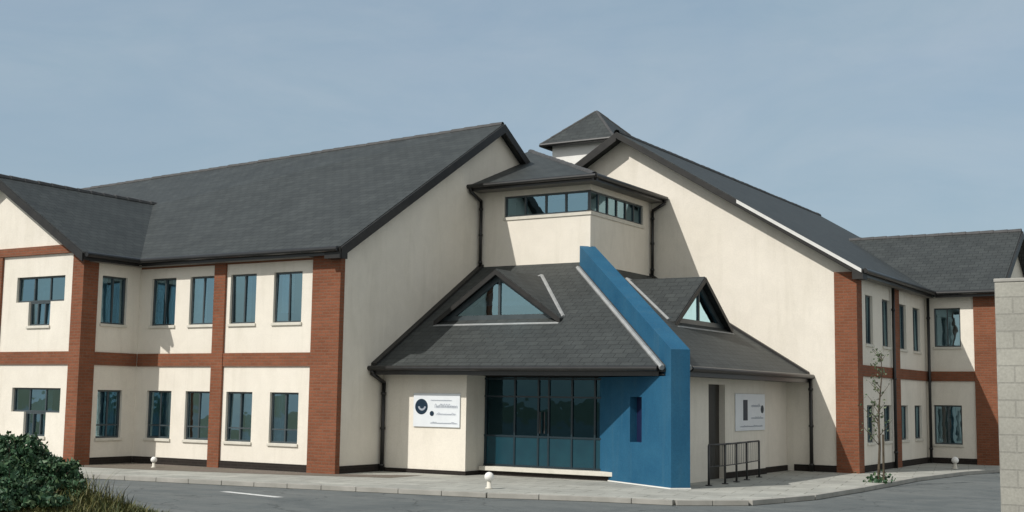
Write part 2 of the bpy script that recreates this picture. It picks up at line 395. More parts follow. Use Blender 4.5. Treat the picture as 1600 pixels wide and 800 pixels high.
# --- brick pilasters and bands
def pil(x0, x1, y0, y1, z0=0.0, z1=5.36):
    m = MB(); m.box(x0, x1, y0, y1, z0, z1); m.build('brick_pilaster', 'brick', B, bevel=0.006)
pil(-.80, .065, -.065, .10); pil(-4.05, -3.66, -.06, .02)
pil(XS - .36, XS + .06, E - .06, E + .42, 0, 5.44); pil(XC - .26, XC + .22, E - .06, E + .02, 0, 5.43)
pil(-13.66, -13.1, E - .06, E + .4, 0, 5.44)
pil(8.86, XR + .065, YR - .065, YR + .4); pil(XR - .02, XR + .06, 13.38, 13.98)
pil(10.86, XE + .06, YX - .06, YX + .45); pil(XE - .4, XE + .06, YX + 6.4, YX + 6.86)
def band(x0, x1, y0, y1, z0, z1):
    m = MB(); m.box(x0, x1, y0, y1, z0, z1); m.build('brick_band', 'brick', B)
band(-6.74, -4.053, -.04, .01, 2.6, 2.93); band(-3.657, -.803, -.04, .01, 2.6, 2.93)
band(XS - .01, XS + .04, E + .423, -.043, 2.6, 2.93)
band(-9.977, XS - .363, E - .04, E + .01, 2.6, 2.93); band(-13.097, -10.463, E - .04, E + .01, 2.6, 2.93)
band(-13.4, -7.0, E - .07, E + .01, 5.446, 5.66)
band(XR - .01, XR + .04, YR + .403, 13.377, 2.62, 2.92); band(XR - .01, XR + .04, 13.983, YX - .043, 2.62, 2.92)
band(XR + .043, 10.857, YX - .04, YX + .01, 2.62, 2.92)
band(-6.74, -4.053, -.035, .01, 5.16, 5.36); band(-3.657, -.803, -.035, .01, 5.16, 5.36)
# --- plinth
p = MB()
p.box(-6.769, -4.053, -.03, .01, 0, .27); p.box(-3.657, -.803, -.03, .01, 0, .27)
p.box(XS - .01, XS + .03, E + .423, -.033, 0, .27); p.box(-9.977, XS - .363, E - .03, E + .01, 0, .27); p.box(-13.097, -10.463, E - .03, E + .01, 0, .27)
p.box(-.01, .03, .103, 1.72, 0, .27); p.box(7.7, 8.857, YR - .03, YR + .01, 0, .27)
p.box(XR - .01, XR + .03, YR + .403, 13.377, 0, .27); p.box(XR - .01, XR + .03, 13.983, YX - .033, 0, .27); p.box(XR + .033, 10.857, YX - .03, YX + .01, 0, .27)
p.split('plinth', 'plinth', B)

# --- roofs.  zl/zr give the slate surface height
def zl(y): return EZ + SL * (y if y < W / 2 else W - y)
def zr(x): return EZ + SL * (XR - x if x > XR - W / 2 else x - (XR - W))
def zc(x): return EZ + SL * (XS - x if x > XC else x - (2 * XC - XS))
TH = (0, 0, -.16)
def roof(pts, name='roof', mat='slate', off=TH): m = MB(); m.slab(pts, off); return m.build(name, mat, B)
OV, VG = .30, .22
roof([(-20.3, -OV, zl(-OV)), (VG, -OV, zl(-OV)), (VG, W / 2, zl(W / 2)), (-20.3, W / 2, zl(W / 2) - .66)])
roof([(-20.3, W + OV, zl(W + OV)), (VG, W + OV, zl(W + OV)), (VG, W / 2, zl(W / 2)), (-20.3, W / 2, zl(W / 2) - .66)])
xe = XS + OV
yv = E - .28
roof([(xe, yv, zc(xe)), (xe, XS - xe, zc(xe)), (XC, XS - XC + .7, zc(XC)), (XC, yv, zc(XC))])
xw = 2 * XC - xe
roof([(xw, yv, zc(xw)), (xw, XS - xe, zc(xw)), (XC, XS - XC + .7, zc(XC)), (XC, yv, zc(XC))])
xr = XR + OV; XRR = XR - W / 2; yg = YR - .42
roof([(xr, yg, zr(xr)), (xr, 28.2, zr(xr)), (XRR, 28.2, zr(XRR)), (XRR, yg, zr(XRR))])
xr2 = XR - W - OV
roof([(xr2, yg, zr(xr2)), (xr2, 28.2, zr(xr2)), (XRR, 28.2, zr(XRR)), (XRR, yg, zr(XRR))])
def zx(y): return EZ + SL * (y - YX if y < yc else 2 * yc - YX - y)
ye = YX - OV; xg = XE + .3
def xv(y): return XR + (YX - y)                # valley with the outer slope
roof([(xg, ye, zx(ye)), (xg, yc, zx(yc)), (xv(yc), yc, zx(yc)), (xv(ye), ye, zx(ye))])
y2 = 2 * yc - ye
roof([(xg, y2, zx(y2)), (xg, yc, zx(yc)), (xv(yc), yc, zx(yc)), (xv(ye), y2, zx(y2))])
# ridges
def tiles(a, b, rad, n=8):
    """one connected run of overlapping half-round ridge tiles"""
    m = MB(); a = Vector(a) + Vector((0, 0, -.03)); b = Vector(b) + Vector((0, 0, -.03)); d = b - a; k = max(2, round(d.length / .45)); d.normalize()
    u = d.orthogonal().normalized(); v = d.cross(u); rings = []
    for i in range(k):
        j = random.uniform(-.006, .006)
        for f, r_ in ((0.0, rad * 1.12), (.93, rad * .96)):
            c = a.lerp(b, (i + f) / k) + Vector((0, 0, j)); rings.append(len(m.v))
            m.v += [c + (u * math.cos(2 * math.pi * q / n) + v * math.sin(2 * math.pi * q / n)) * r_ for q in range(n)]
    for r0, r1 in zip(rings, rings[1:]):
        for q in range(n): m.f.append([r0 + q, r0 + (q + 1) % n, r1 + (q + 1) % n, r1 + q])
    return m.build('ridge_tile_row', 'ridge', B)
def ridge(a, b): tiles(a, b, .09)
ridge((-20.3, W / 2, zl(W / 2) - .66), (VG, W / 2, zl(W / 2))); ridge((XC, yv, zc(XC)), (XC, 3.7, zc(XC)))
ridge((XRR, yg, zr(XRR)), (XRR, 28.2, zr(XRR))); ridge((xg, yc, zx(yc)), (xv(yc), yc, zx(yc)))
# bargeboards along the verges
def barge(a, b, out, h=.26, mat='dark', name='bargeboard', drop=.02, t=.05):
    a = Vector(a); b = Vector(b); out = Vector(out).normalized(); m = MB(); d = Vector((0, 0, -drop))
    m.slab([a + d, b + d, b + d + Vector((0, 0, -h)), a + d + Vector((0, 0, -h))], out * t); return m.build(name, mat, B)
barge((VG + .003, -OV, zl(-OV)), (VG + .003, W / 2, zl(W / 2)), X, .25); barge((VG + .003, W + OV, zl(W + OV)), (VG + .003, W / 2, zl(W / 2)), X, .25)
barge((xe, yv - .003, zc(xe)), (XC, yv - .003, zc(XC)), -Y_, .22); barge((xw, yv - .003, zc(xw)), (XC, yv - .003, zc(XC)), -Y_, .22)
barge((xr, yg - .003, zr(xr)), (XRR, yg - .003, zr(XRR)), -Y_, .17); barge((xr2, yg - .003, zr(xr2)), (XRR, yg - .003, zr(XRR)), -Y_, .25)
barge((xg + .003, ye, zx(ye)), (xg + .003, yc, zx(yc)), X, .25); barge((xg + .003, y2, zx(y2)), (xg + .003, yc, zx(yc)), X, .25)
# pale strip painting the sun's glint along the lower half of the right verge
barge((xr + .02, yg - .055, zr(xr) + .0), (XR - 3.1, yg - .055, zr(XR - 3.1)), -Y_, .10, 'metal_and_glint', 'verge_glint', .015, .03)
# soffit boards under the right verge
s = MB()
s.slab([(xr - .05, yg + .01, zr(xr) - .17), (XRR, yg + .01, zr(XRR) - .17), (XRR, YR - .002, zr(XRR) - .17), (xr - .05, YR - .002, zr(xr) - .17)], (0, 0, -.03))
s.split('soffit', 'soffit', B)
# eaves: fascia + gutter
def eave(a, b, out, name='gutter', r_=.065, h=.2):
    a = Vector(a); b = Vector(b); out = Vector(out).normalized(); m = MB()
    m.slab([a, b, b + Vector((0, 0, -h)), a + Vector((0, 0, -h))], out * .025)
    m.tube(a + out * (.03 + r_) + Vector((0, 0, -.06)), b + out * (.03 + r_) + Vector((0, 0, -.06)), r_, 10)
    return m.build(name, 'gutter', B)
eave((-6.4, -OV - .003, zl(-OV)), (VG, -OV - .003, zl(-OV)), -Y_)
eave((xe + .003, yv, zc(xe)), (xe + .003, -.36, zc(xe)), X)
eave((xr + .003, yg, zr(xr)), (xr + .003, YX - .4, zr(xr)), X)
eave((xr + .1, ye - .003, zx(ye)), (xg, ye - .003, zx(ye)), -Y_)
# horizontal soffits
s = MB(); s.box(-6.5, -.77, -OV + .01, -.045, 5.2, 5.225); s.box(XS + .065, xe - .01, E + .1, -.1, 5.2, 5.225); s.box(XR + .07, xr - .01, YR, YX - .1, 5.2, 5.225)
s.split('soffit', 'soffit', B)
# kneeler box at the foot of the left verge, and right
k = MB(); k.box(-.2, VG + .04, -OV - .06, -.068, 5.12, 5.36); k.box(XR + .07, xr + .05, yg - .05, YR - .07, 5.12, 5.36); k.split('eave_box', 'dark', B)

# --- tower
TX, TY, TZ0, TZ1 = 3.5, 6.0, 4.6, 7.62
wall((.002, TY, 0), X, -Y_, TX - .002, TZ0, TZ1, [(.80, TX - .002, 6.86, 7.44)], 'tower_wall')
wall((TX, TY, 0), Y_, X, YR - TY, TZ0, TZ1, [(0, 3.2, 6.88, 7.44)], 'tower_wall')
def strip(o, u, n, a0, a1, z0, z1, cuts, corner):
    P = frame_axes(o, u, n); fr = MB(); gl = MB(); fw = .05
    for z in (z0, z1 - fw): pbox(fr, P, a0, a1, z + .002, z + fw - .002, -.12, -.05)
    for a in cuts: pbox(fr, P, a - fw / 2, a + fw / 2, z0 + fw, z1 - fw, -.118, -.052)
    f = fr.build('window', 'frame', B)
    gl.poly([P(a0, z0 + .02, -.085), P(a1, z0 + .02, -.085), P(a1, z1 - .02, -.085), P(a0, z1 - .02, -.085)]); gl.build('pane', 'glass', f)
    return f
strip((0, TY, 0), X, -Y_, .803, TX - .05, 6.86, 7.44, [.83, 1.45, 2.1, 2.72], 0)
strip((TX, TY, 0), Y_, X, .05, 3.197, 6.88, 7.44, [.55, 1.1, 1.65, 2.2, 2.7, 3.17], 0)
c = MB(); c.box(TX - .11, TX - .045, TY + .045, TY + .11, 6.863, 7.437); c.build('corner_post', 'frame', B)
c = MB(); c.box(.02, TX - .16, TY + .16, YR - .02, 6.55, 6.65); c.box(.02, TX - .16, TY + 1.9, TY + 2.0, 6.66, 7.6); c.split('inner_floor', 'inner', B)
c = MB(); c.box(.78, TX + .03, TY - .03, TY + .01, 6.775, 6.857); c.box(TX - .01, TX + .03, TY + .012, YR - .55, 6.775, 6.857); c.build('sill', 'sill', B)
ex, ey, ez, tk = 3.9, 5.45, 7.75, .39
def tz(d): return ez + tk * d
roof([(.02, ey, ez), (ex, ey, ez), (-1.0, ey + 4.9, tz(4.9)), (-1.0, 8.6, tz(8.6 - ey)), (.02, 8.2, tz(8.2 - ey))], 'tower_roof', off=(0, 0, -.13))
roof([(ex, ey, ez), (ex, YR - .002, ez), (1.45, YR - .002, tz(ex - 1.45)), (1.45, 13.2, tz(ex - 1.45)), (-1.0, 13.2, tz(4.9)), (-1.0, ey + 4.9, tz(4.9))], 'tower_roof', off=(0, 0, -.13))
eave((.0, ey - .003, ez), (ex + .1, ey - .003, ez), -Y_, 'gutter', .06, .18); eave((ex + .003, ey - .1, ez), (ex + .003, YR - .05, ez), X, 'gutter', .06, .18)
s = MB(); s.slab([(.01, ey + .01, ez - .16), (ex - .01, ey + .01, ez - .16), (ex - .01, YR - .01, ez - .16), (TX + .003, YR - .01, ez - .16), (TX + .003, TY - .003, ez - .16), (.01, TY - .003, ez - .16)], (0, 0, .025)); s.split('soffit', 'soffit', B)
tiles((ex, ey, ez + .01), (-1.0, ey + 4.9, tz(4.9) + .01), .075)
# lantern with its pyramid roof
l = MB(); l.box(-.72, 1.36, 11.28, 13.35, 8.0, 10.02); l.build('lantern_wall', 'white', B)
lx0, lx1, ly0, ly1, lz = -1.0, 1.64, 11.0, 13.64, 10.0; ap = Vector((.32, 12.32, 11.22))
pts = [Vector((lx0, ly0, lz)), Vector((lx1, ly0, lz)), Vector((lx1, ly1, lz)), Vector((lx0, ly1, lz))]
m = MB()
for i in range(4): m.poly([pts[i], pts[(i + 1) % 4], ap])
m.poly(pts[::-1])
m.build('lantern_roof', 'slate', B)
for q in pts: tiles(q, ap, .05)
h = MB()
for i in range(4): h.tube(pts[i] + Vector((0, 0, -.05)), pts[(i + 1) % 4] + Vector((0, 0, -.05)), .06, 8)
h.split('gutter', 'gutter', B)

# --- entrance roof
HX, HY, HZ = 8.14, 1.27, 2.65
def zh(d): return HZ + SL * d
D = TY - HY - .004
roof([(.02, HY, HZ), (HX, HY, HZ), (HX - D, HY + D, zh(D)), (.02, HY + D, zh(D))], 'entrance_roof', off=(0, 0, -.14))
roof([(HX, HY, HZ), (HX, YR - .02, HZ), (HX - D, YR - .02, zh(D)), (HX - D, HY + D, zh(D))], 'entrance_roof', off=(0, 0, -.14))
eave((.0, HY - .003, HZ), (7.7, HY - .003, HZ), -Y_, 'gutter', .06, .22); eave((HX + .003, HY + .45, HZ), (HX + .003, YR, HZ), X, 'gutter', .06, .22)
barge((.004, HY, zh(0)), (.004, HY + D, zh(D)), X, -.07, 'dark', 'verge_flashing', 0, .16)
m = MB(); a = Vector((HX, YR - .004, zh(0))); b = Vector((HX - D, YR - .004, zh(D)))
m.slab([a, b, b + Vector((0, 0, .07)), a + Vector((0, 0, .07))], (0, -.16, 0)); m.build('verge_flashing', 'dark', B)
s = MB(); s.slab([(.01, HY + .02, 2.44), (HX - .02, HY + .02, 2.44), (HX - .02, YR - .01, 2.44), (HX - 2.2, YR - .01, 2.44), (HX - 2.2, HY + 2.2, 2.44), (.01, HY + 2.2, 2.44)], (0, 0, .03)); s.build('soffit', 'dark', B)
# dormers (front, then the mirrored one on the right slope)
def mirror(v): return Vector((HX - (v[1] - HY), HY + (HX - v[0]), v[2]))
def dormer(mp):
    yf, zb, xc, hw, za = 3.3, 3.88, 2.42, 1.72, 5.05
    zt = lambda dx: za - (za - zb) * abs(dx) / hw
    yb = HY + (za - HZ) / SL
    root = None
    R_ = lambda *a: mp(Vector(a))
    m = MB()
    for sgn in (-1, 1):
        e = xc + sgn * (hw + .12); ze_ = zt(hw + .12)
        ybase = HY + (ze_ - HZ) / SL
        pts = [R_(xc, yf - .22, za + .05), R_(e, yf - .22, ze_ + .05), R_(e, ybase + .1, ze_ + .05), R_(xc, yb + .1, za + .05)]
        m.slab(pts, (0, 0, -.07))
    root = m.build('dormer', 'slate', B)
    f = MB()
    for sgn in (-1, 1):
        a = R_(xc, yf - .225, za + .03); b = R_(xc + sgn * (hw + .12), yf - .225, zt(hw + .12) + .03)
        f.slab([a, b, b + Vector((0, 0, -.13)), a + Vector((0, 0, -.13))], R_(0, -.03, 0) - R_(0, 0, 0))
    f.split('bargeboard', 'dark', root)
    fr = MB(); dv = R_(0, -.06, 0) - R_(0, 0, 0)
    fr.slab([R_(xc - hw, yf, zb - .05), R_(xc + hw, yf, zb - .05), R_(xc + hw, yf, zb + .08), R_(xc - hw, yf, zb + .08)], dv)
    for sgn in (-1, 1):
        fr.slab([R_(xc, yf, za - .06), R_(xc + sgn * hw, yf, zb - .06), R_(xc + sgn * (hw - .22), yf, zb - .06), R_(xc, yf, za - .22)], dv * .98)
    for dx in (0,):
        fr.slab([R_(xc + dx - .03, yf, zb + .07), R_(xc + dx + .03, yf, zb + .07), R_(xc + dx + .03, yf, zt(dx) - .1), R_(xc + dx - .03, yf, zt(dx) - .1)], dv * .95)
    fr.build('window_frame', 'frame', root)
    g = MB(); g.poly([R_(xc - hw + .1, yf - .02, zb + .02), R_(xc + hw - .1, yf - .02, zb + .02), R_(xc, yf - .02, za - .1)]); g.build('pane', 'glass', root)
    bk = MB(); bk.poly([R_(xc - hw + .05, yf + .6, zb), R_(xc + hw - .05, yf + .6, zb), R_(xc, yf + .6, za)]); bk.build('dormer_back', 'curtain', root)
    v = MB()
    for sgn in (-1, 1):
        zs_ = zt(hw + .1) + .05
        v.tube(R_(xc + sgn * (hw + .1), HY + (zs_ - HZ) / SL, zs_ + .01), R_(xc, yb + .1, za + .07), .05, 6)
    v.split('valley_flashing', 'lead', root)
    a = MB(); zz = zb - .05
    a.slab([R_(xc - hw - .1, yf - .06, zz - .02), R_(xc + hw + .1, yf - .06, zz - .02), R_(xc + hw + .1, yf - .3, zz - .145), R_(xc - hw - .1, yf - .3, zz - .145)], (0, 0, .02)); a.build('apron_flashing', 'lead', root)
dormer(lambda v: v); dormer(mirror)
# --- entrance walls
PX, PY, GY = 2.49, 1.75, 2.55
w = MB(); w.box(.005, PX, PY, GY + .02, 0, 2.46); w.build('entrance_wall', 'render', B)
w = MB(); w.box(.035, PX + .03, PY - .03, PY + .3, 0, .19); w.box(PX + .0, PX + .03, PY + .3, GY, 0, .19); w.split('plinth', 'plinth', B)
w = MB()
w.box(7.3, 7.62, 2.0, 4.12, 0, 2.46); w.box(7.3, 7.62, 5.12, 7.8, 0, 2.46); w.box(7.2, 7.5, 7.8, YR - .005, 0, 2.46); w.box(7.3, 7.62, 4.12, 5.12, 2.3, 2.46)
w.split('entrance_wall', 'render', B)
w = MB(); w.box(7.6, 7.65, 5.12, 7.82, 0, .24); w.box(7.48, 7.53, 7.823, YR - .035, 0, .24); w.split('plinth', 'plinth', B)
d = MB(); d.box(7.42, 7.47, 4.125, 5.115, .02, 2.295); dd = d.build('door', 'door', B)
h = MB(); h.tube((7.52, 4.3, .95), (7.52, 4.3, 1.3), .018, 8); h.tube((7.46, 4.3, .97), (7.52, 4.3, .97), .012, 6); h.tube((7.46, 4.3, 1.28), (7.52, 4.3, 1.28), .012, 6); h.build('handle', 'metal_and_glint', dd)
# glazed front
gx0, gx1, gz0, gz1 = PX + .002, 6.3, .30, 2.40
fr = MB(); P = frame_axes((0, GY, 0), X, -Y_)
for a in (gx0 + .05, 3.35, 4.0, 4.28, 4.9, 5.5, 6.1): pbox(fr, P, a - .022, a + .022, gz0, gz1, -.05, .02)
for z in (gz0 + .03, 1.02, 1.95, gz1 - .03): pbox(fr, P, gx0, gx1, z - .02, z + .02, -.048, .018)
gf = fr.build('entrance_glazing', 'tealframe', B)
gl = MB(); gl.poly([P(gx0, 1.03, -.01), P(gx1, 1.03, -.01), P(gx1, gz1, -.01), P(gx0, gz1, -.01)]); gl.build('pane', 'deepglass', gf)
gl = MB(); pbox(gl, P, gx0, gx1, gz0, 1.01, -.03, .0); gl.build('panel', 'teal', gf)
hd = MB()
for a in (4.08, 4.2): hd.tube(P(a, 1.1, .06), P(a, 1.6, .06), .016, 8)
hd.split('handle', 'steel', gf)
s = MB(); s.box(PX + .035, 6.2, GY - .28, GY + .05, .2, .298); s.build('entrance_sill', 'sill', B, bevel=.01)
s = MB(); s.box(PX + .035, 6.2, GY - .2, GY + .05, 0, .199); s.split('plinth', 'plinth', B)
b = MB(); b.box(PX + .005, 7.2, GY + .04, GY + .2, 2.38, 2.7); b.build('lintel', 'dark', B)
f = MB(); f.box(.1, 7.28, GY + 2.9, GY + 3.0, .31, 2.7); f.box(.1, 7.28, GY + .1, GY + 2.9, .2, .3); f.split('inner_floor', 'inner', B)
# --- blue fin: tall thin parapet riding the hip, widening to a wedge under the eaves
ax = Vector((1, -1, 0)).normalized(); sd = Vector((1, 1, 0)).normalized(); t = .21
hip = lambda d: Vector((HX - d, HY + d, 0))
top_in, top_out = 5.93, 2.98
p_in, p_out = hip(4.72), hip(-.09)
prof = [(p_in, 5.0), (p_in, top_in), (p_out, top_out), (p_out, 2.421), (hip(.6), 2.421)]
m = MB(); m.slab([q - sd * t + Vector((0, 0, z)) for q, z in prof], sd * 2 * t)
fin = m.build('fin_wall', 'blue', B)
lo_ = p_out - sd * t; ro_ = p_out + sd * t
m = MB(); foot = [(lo_.x, lo_.y, .12), (ro_.x, ro_.y, .12), (7.6, 2.6, .12), (5.52, 2.5, .12)]
foot = [(lo_.x + .0, lo_.y + .0, .12), (ro_.x, ro_.y, .12), (7.4, 2.7, .12), (5.55, 2.6, .12)]
# slit niche cut in the wedge: front face split round it
fa, fb = Vector(foot[3]), Vector(foot[0])
du = (fb - fa); L_ = du.length; du.normalize(); nn = Vector((du.y, -du.x, 0))
P = frame_axes((fa.x, fa.y, 0), du, nn)
def lerp(a0, a1, z0, z1): return [P(a0, z0), P(a1, z0), P(a1, z1), P(a0, z1)]
s0, s1, zA, zB, zT = L_ * .46, L_ * .62, 1.0, 1.98, 2.42
for q in (lerp(0, s0, .12, zT), lerp(s1, L_, .12, zT), lerp(s0, s1, .12, zA), lerp(s0, s1, zB, zT)): m.poly(q)
for (a_, b_) in (((s0, zA), (s1, zA)), ((s1, zA), (s1, zB)), ((s1, zB), (s0, zB)), ((s0, zB), (s0, zA))):
    m.poly([P(a_[0], a_[1]), P(b_[0], b_[1]), P(b_[0], b_[1], -.18), P(a_[0], a_[1], -.18)])
F = [Vector(q) for q in foot]; U = Vector((0, 0, zT - .12))
for i in (0, 1, 2): m.poly([F[i], F[i + 1], F[i + 1] + U, F[i] + U])
m.poly([q + U for q in F])
m.build('fin_base', 'blue', B)
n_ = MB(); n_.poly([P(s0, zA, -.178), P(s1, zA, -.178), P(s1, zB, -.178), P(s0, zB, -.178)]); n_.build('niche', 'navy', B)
pl = MB(); g_ = .015
pl.slab([(F[0].x - .01, F[0].y - .02, 0), (F[1].x + .02, F[1].y - .0, 0), (7.42, 2.75, 0), (5.5, 2.62, 0)], (0, 0, .118)); pl.build('fin_plinth', 'white', B)
fl = MB()
for sgn in (-1, 1):
    a = hip(4.6) + sd * sgn * (t + .1); b = hip(.1) + sd * sgn * (t + .1)
    dd_ = lambda q, sg: zh(q.y - HY) if sg < 0 else zh(HX - q.x)
    fl.tube(a + Vector((0, 0, dd_(a, sgn) + .02)), b + Vector((0, 0, dd_(b, sgn) + .02)), .06, 6)
fl.split('valley_flashing', 'lead', B)
# --- downpipes
def pipe(pts, r_=.045):
    m = MB()
    for a, b in zip(pts, pts[1:]): m.tube(a, b, r_, 10)
    a, b = Vector(pts[-2]), Vector(pts[-1])
    for f_ in (.12, .5, .9): 
        q = a.lerp(b, f_); m.tube(q + Vector((0, 0, -.03)), q + Vector((0, 0, .03)), r_ * 1.35, 10)
    m.build('downpipe', 'gutter', B, True)
pipe([(.1, HY - .07, 2.56), (.1, HY - .07, 2.45), (.1, PY - .08, 2.25), (.1, PY - .08, .02)], .05)
pipe([(.09, ey - .07, 7.68), (.09, ey - .07, 7.55), (.09, TY - .08, 7.35), (.09, TY - .08, 5.45)])
pipe([(ex + .07, YR - .12, 7.68), (ex + .07, YR - .12, 7.55), (TX + .08, YR - .12, 7.35), (TX + .08, YR - .12, 5.45)])
pipe([(HX + .07, YR - .12, 2.56), (HX + .07, YR - .12, .02)], .05)
pipe([(XR + .09, 13.2, 5.2), (XR + .09, 13.2, .02)]); pipe([(XR + .12, YX - .12, 5.2), (XR + .12, YX - .12, .02)])

# ------------------------------------------------------------------ signs on the entrance walls
def fan(mb, P, ca, cz, r0, r1, d, t, a0=0, a1=2 * math.pi, n=40):
    for k in range(n):
        t0 = a0 + (a1 - a0) * k / n; t1 = a0 + (a1 - a0) * (k + 1) / n
        q = lambda r, tt: P(ca + r * math.cos(tt), cz + r * math.sin(tt), d)
        mb.slab([q(r0, t0), q(r1, t0), q(r1, t1), q(r0, t1)] if r0 > 0 else [P(ca, cz, d), q(r1, t0), q(r1, t1)], P(0, 0, t) - P(0, 0, 0))
S = empty('wall_sign', (1.65, PY, 1.2), 'white sign with a dark round emblem on the sunlit pier beside the glazed entrance', 'sign')
P0 = frame_axes((0, PY, 0), X, -Y_); off = Vector(S.location)
P = lambda a, z, d=0.0: P0(a, z, d) - off
m = MB(); pbox(m, P, .98, 2.33, 1.2, 2.0, .004, .035); m.build('board', 'signwhite', S, bevel=.006)
m = MB(); fan(m, P, 1.22, 1.68, 0, .185, .0352, .006); m.build('emblem', 'signnavy', S)
m = MB(); fan(m, P, 1.53, 1.52, 0, .06, .0352, .006, n=20); m.build('dot', 'signnavy', S)
m = MB(); fan(m, P, 1.24, 1.70, .07, .115, .0417, .004, math.radians(190), math.radians(350)); m.build('crescent', 'signgrey', S)
m = MB()
def squiggle(a0, a1, z, h, step, th, par):
    """one line of unreadable cursive: a single looping stroke"""
    m = MB(); n = int((a1 - a0) / step) * 7; pts = []; amp = 1
    for i in range(n + 1):
        ph = i / 7 * 2 * math.pi
        if i % 7 == 0: amp = random.choice((.45, .5, .55, .6, 1.0))
        x = a0 + (a1 - a0) * i / n - math.sin(ph) * step * .38
        pts.append(P(x, z + h * amp * (1 - math.cos(ph)) - h * .5, .037))
    nn = P(0, 0, 1) - P(0, 0, 0)
    for i, q in enumerate(pts):
        d = (pts[min(i + 1, n)] - pts[max(i - 1, 0)]).normalized(); u = d.cross(nn).normalized() * th * .6
        m.v += [q - u, q + u, q + u + nn * .003, q - u + nn * .003]
        if i:
            k = 4 * i
            for c in range(4): m.f.append([k - 4 + c, k - 4 + (c + 1) % 4, k + (c + 1) % 4, k + c])
    m.build('script_line', 'signgrey', par)
squiggle(1.62, 2.26, 1.68, .05, .035, .009, S); squiggle(1.5, 2.1, 1.83, .022, .03, .006, S)
squiggle(1.68, 2.22, 1.5, .03, .035, .007, S); squiggle(1.5, 2.26, 1.29, .022, .028, .007, S)
S2 = empty('wall_sign', (7.62, 6.7, 1.22), 'pale sign with a dark upright block in the shade behind the railings', 'sign')
P1 = frame_axes((7.62, 0, 0), Y_, X); off2 = Vector(S2.location)
P = lambda a, z, d=0.0: P1(a, z, d) - off2
m = MB(); pbox(m, P, 5.72, 7.7, 1.2, 2.1, .004, .035); m.build('board', 'signwhite', S2, bevel=.006)
m = MB(); pbox(m, P, 6.2, 6.48, 1.45, 1.95, .0352, .042); m.build('emblem', 'signnavy', S2); m = MB(); fan(m, P, 7.5, 1.72, 0, .1, .0352, .006, n=20); m.build('dot', 'signnavy', S2)
m = MB(); squiggle(6.75, 7.35, 1.8, .04, .05, .011, S2); squiggle(6.75, 7.55, 1.5, .03, .05, .009, S2); squiggle(6.0, 7.5, 1.3, .02, .05, .008, S2)

# ------------------------------------------------------------------ railing by the side door
R_ = empty('handrail', (7.9, 5.2, .1), 'dark steel handrail of upright posts guarding the side door', 'railing')
o_ = Vector(R_.location)
line = [(8.3, 2.5), (8.35, 3.3), (8.3, 4.1), (8.2, 5.0), (8.05, 6.2)]
for (x, y) in line:
    m = MB(); m.tube(Vector((x, y, .1)) - o_, Vector((x, y, .96)) - o_, .025, 10); m.tube(Vector((x, y, .1)) - o_, Vector((x, y, .118)) - o_, .075, 12); m.build('post', 'steel', R_, True)
m = MB()
for z in (.97, .5):
    for (a, b) in zip(line, line[1:]): m.tube(Vector((*a, z)) - o_, Vector((*b, z)) - o_, .02 if z > .9 else .012, 8)
m.build('rail', 'steel', R_, True)
m = MB()
for (a, b) in zip(line, line[1:]):
    for k in range(1, 6):
        q = Vector((*a, 0)).lerp(Vector((*b, 0)), k / 6); m.tube(q + Vector((0, 0, .5)) - o_, q + Vector((0, 0, .96)) - o_, .006, 6)
m.split('baluster', 'steel', R_, True)

# ------------------------------------------------------------------ low white marker lights
def bollard(loc, label, s=1.0):
    e = empty('bollard_light', loc, label, 'bollard', 'low white bollard lights along the paving')
    m = MB(); m.lathe((0, 0, 0), [(.10 * s, 0), (.10 * s, .02 * s), (.06 * s, .04 * s), (.055 * s, .2 * s)], 18); m.build('post', 'sill', e, True)
    m = MB(); pr = [(.06 * s, .2 * s)]
    for k in range(1, 9):
        tt = -.9 + 1.0 * k / 8 * 2.4; tt = min(tt, 1.5)
        pr.append((.125 * s * math.cos(tt), .3 * s + .125 * s * math.sin(tt)))
    m.lathe((0, 0, 0), pr, 18); m.build('globe', 'white', e, True)
    return e
bollard((-4.71, -1.18, .10), 'small white globe light below the windows beside the cross wing', .62)
bollard((5.24, -1.5, .10), 'largest white globe light, on the paving in front of the glazed entrance', .78)
bollard((10.9, 14.1, .10), 'white globe light at the foot of the far shaded wing', .8)

# ------------------------------------------------------------------ ground
def sheet(name, pts, z, mat, sub=0):
    m = MB(); m.poly([(x, y, z) for x, y in pts]); o = m.build(name, mat); tag(o, None, None, None, 'structure'); return o
sheet('ground', [(-300, -300), (300, -300), (300, 300), (-300, 300)], -.004, 'earth')
sheet('road', [(-40, -60), (60, -60), (60, 40), (9, 40), (9, 6), (0, 0), (-40, -3.0)], .0, 'asphalt')
edge = [(-16, -4.0), (-3.67, -3.75), (-.24, -3.3), (2.96, -2.8), (5.78, -2.35), (7.74, -1.75), (9.3, -1.5), (10.35, -.6), (10.85, 1.5), (10.95, 4.5), (10.95, 9.0), (11.3, 12.95), (11.9, 15.6), (13.2, 15.9), (14.5, 15.9)]
inner = [(14.5, 24), (9, 24), (0, 12), (-16, 6)]
m = MB(); m.slab([(x, y, 0.004) for x, y in edge + inner], (0, 0, .092)); o = m.build('footpath', 'paving'); tag(o, None, None, None, 'structure')
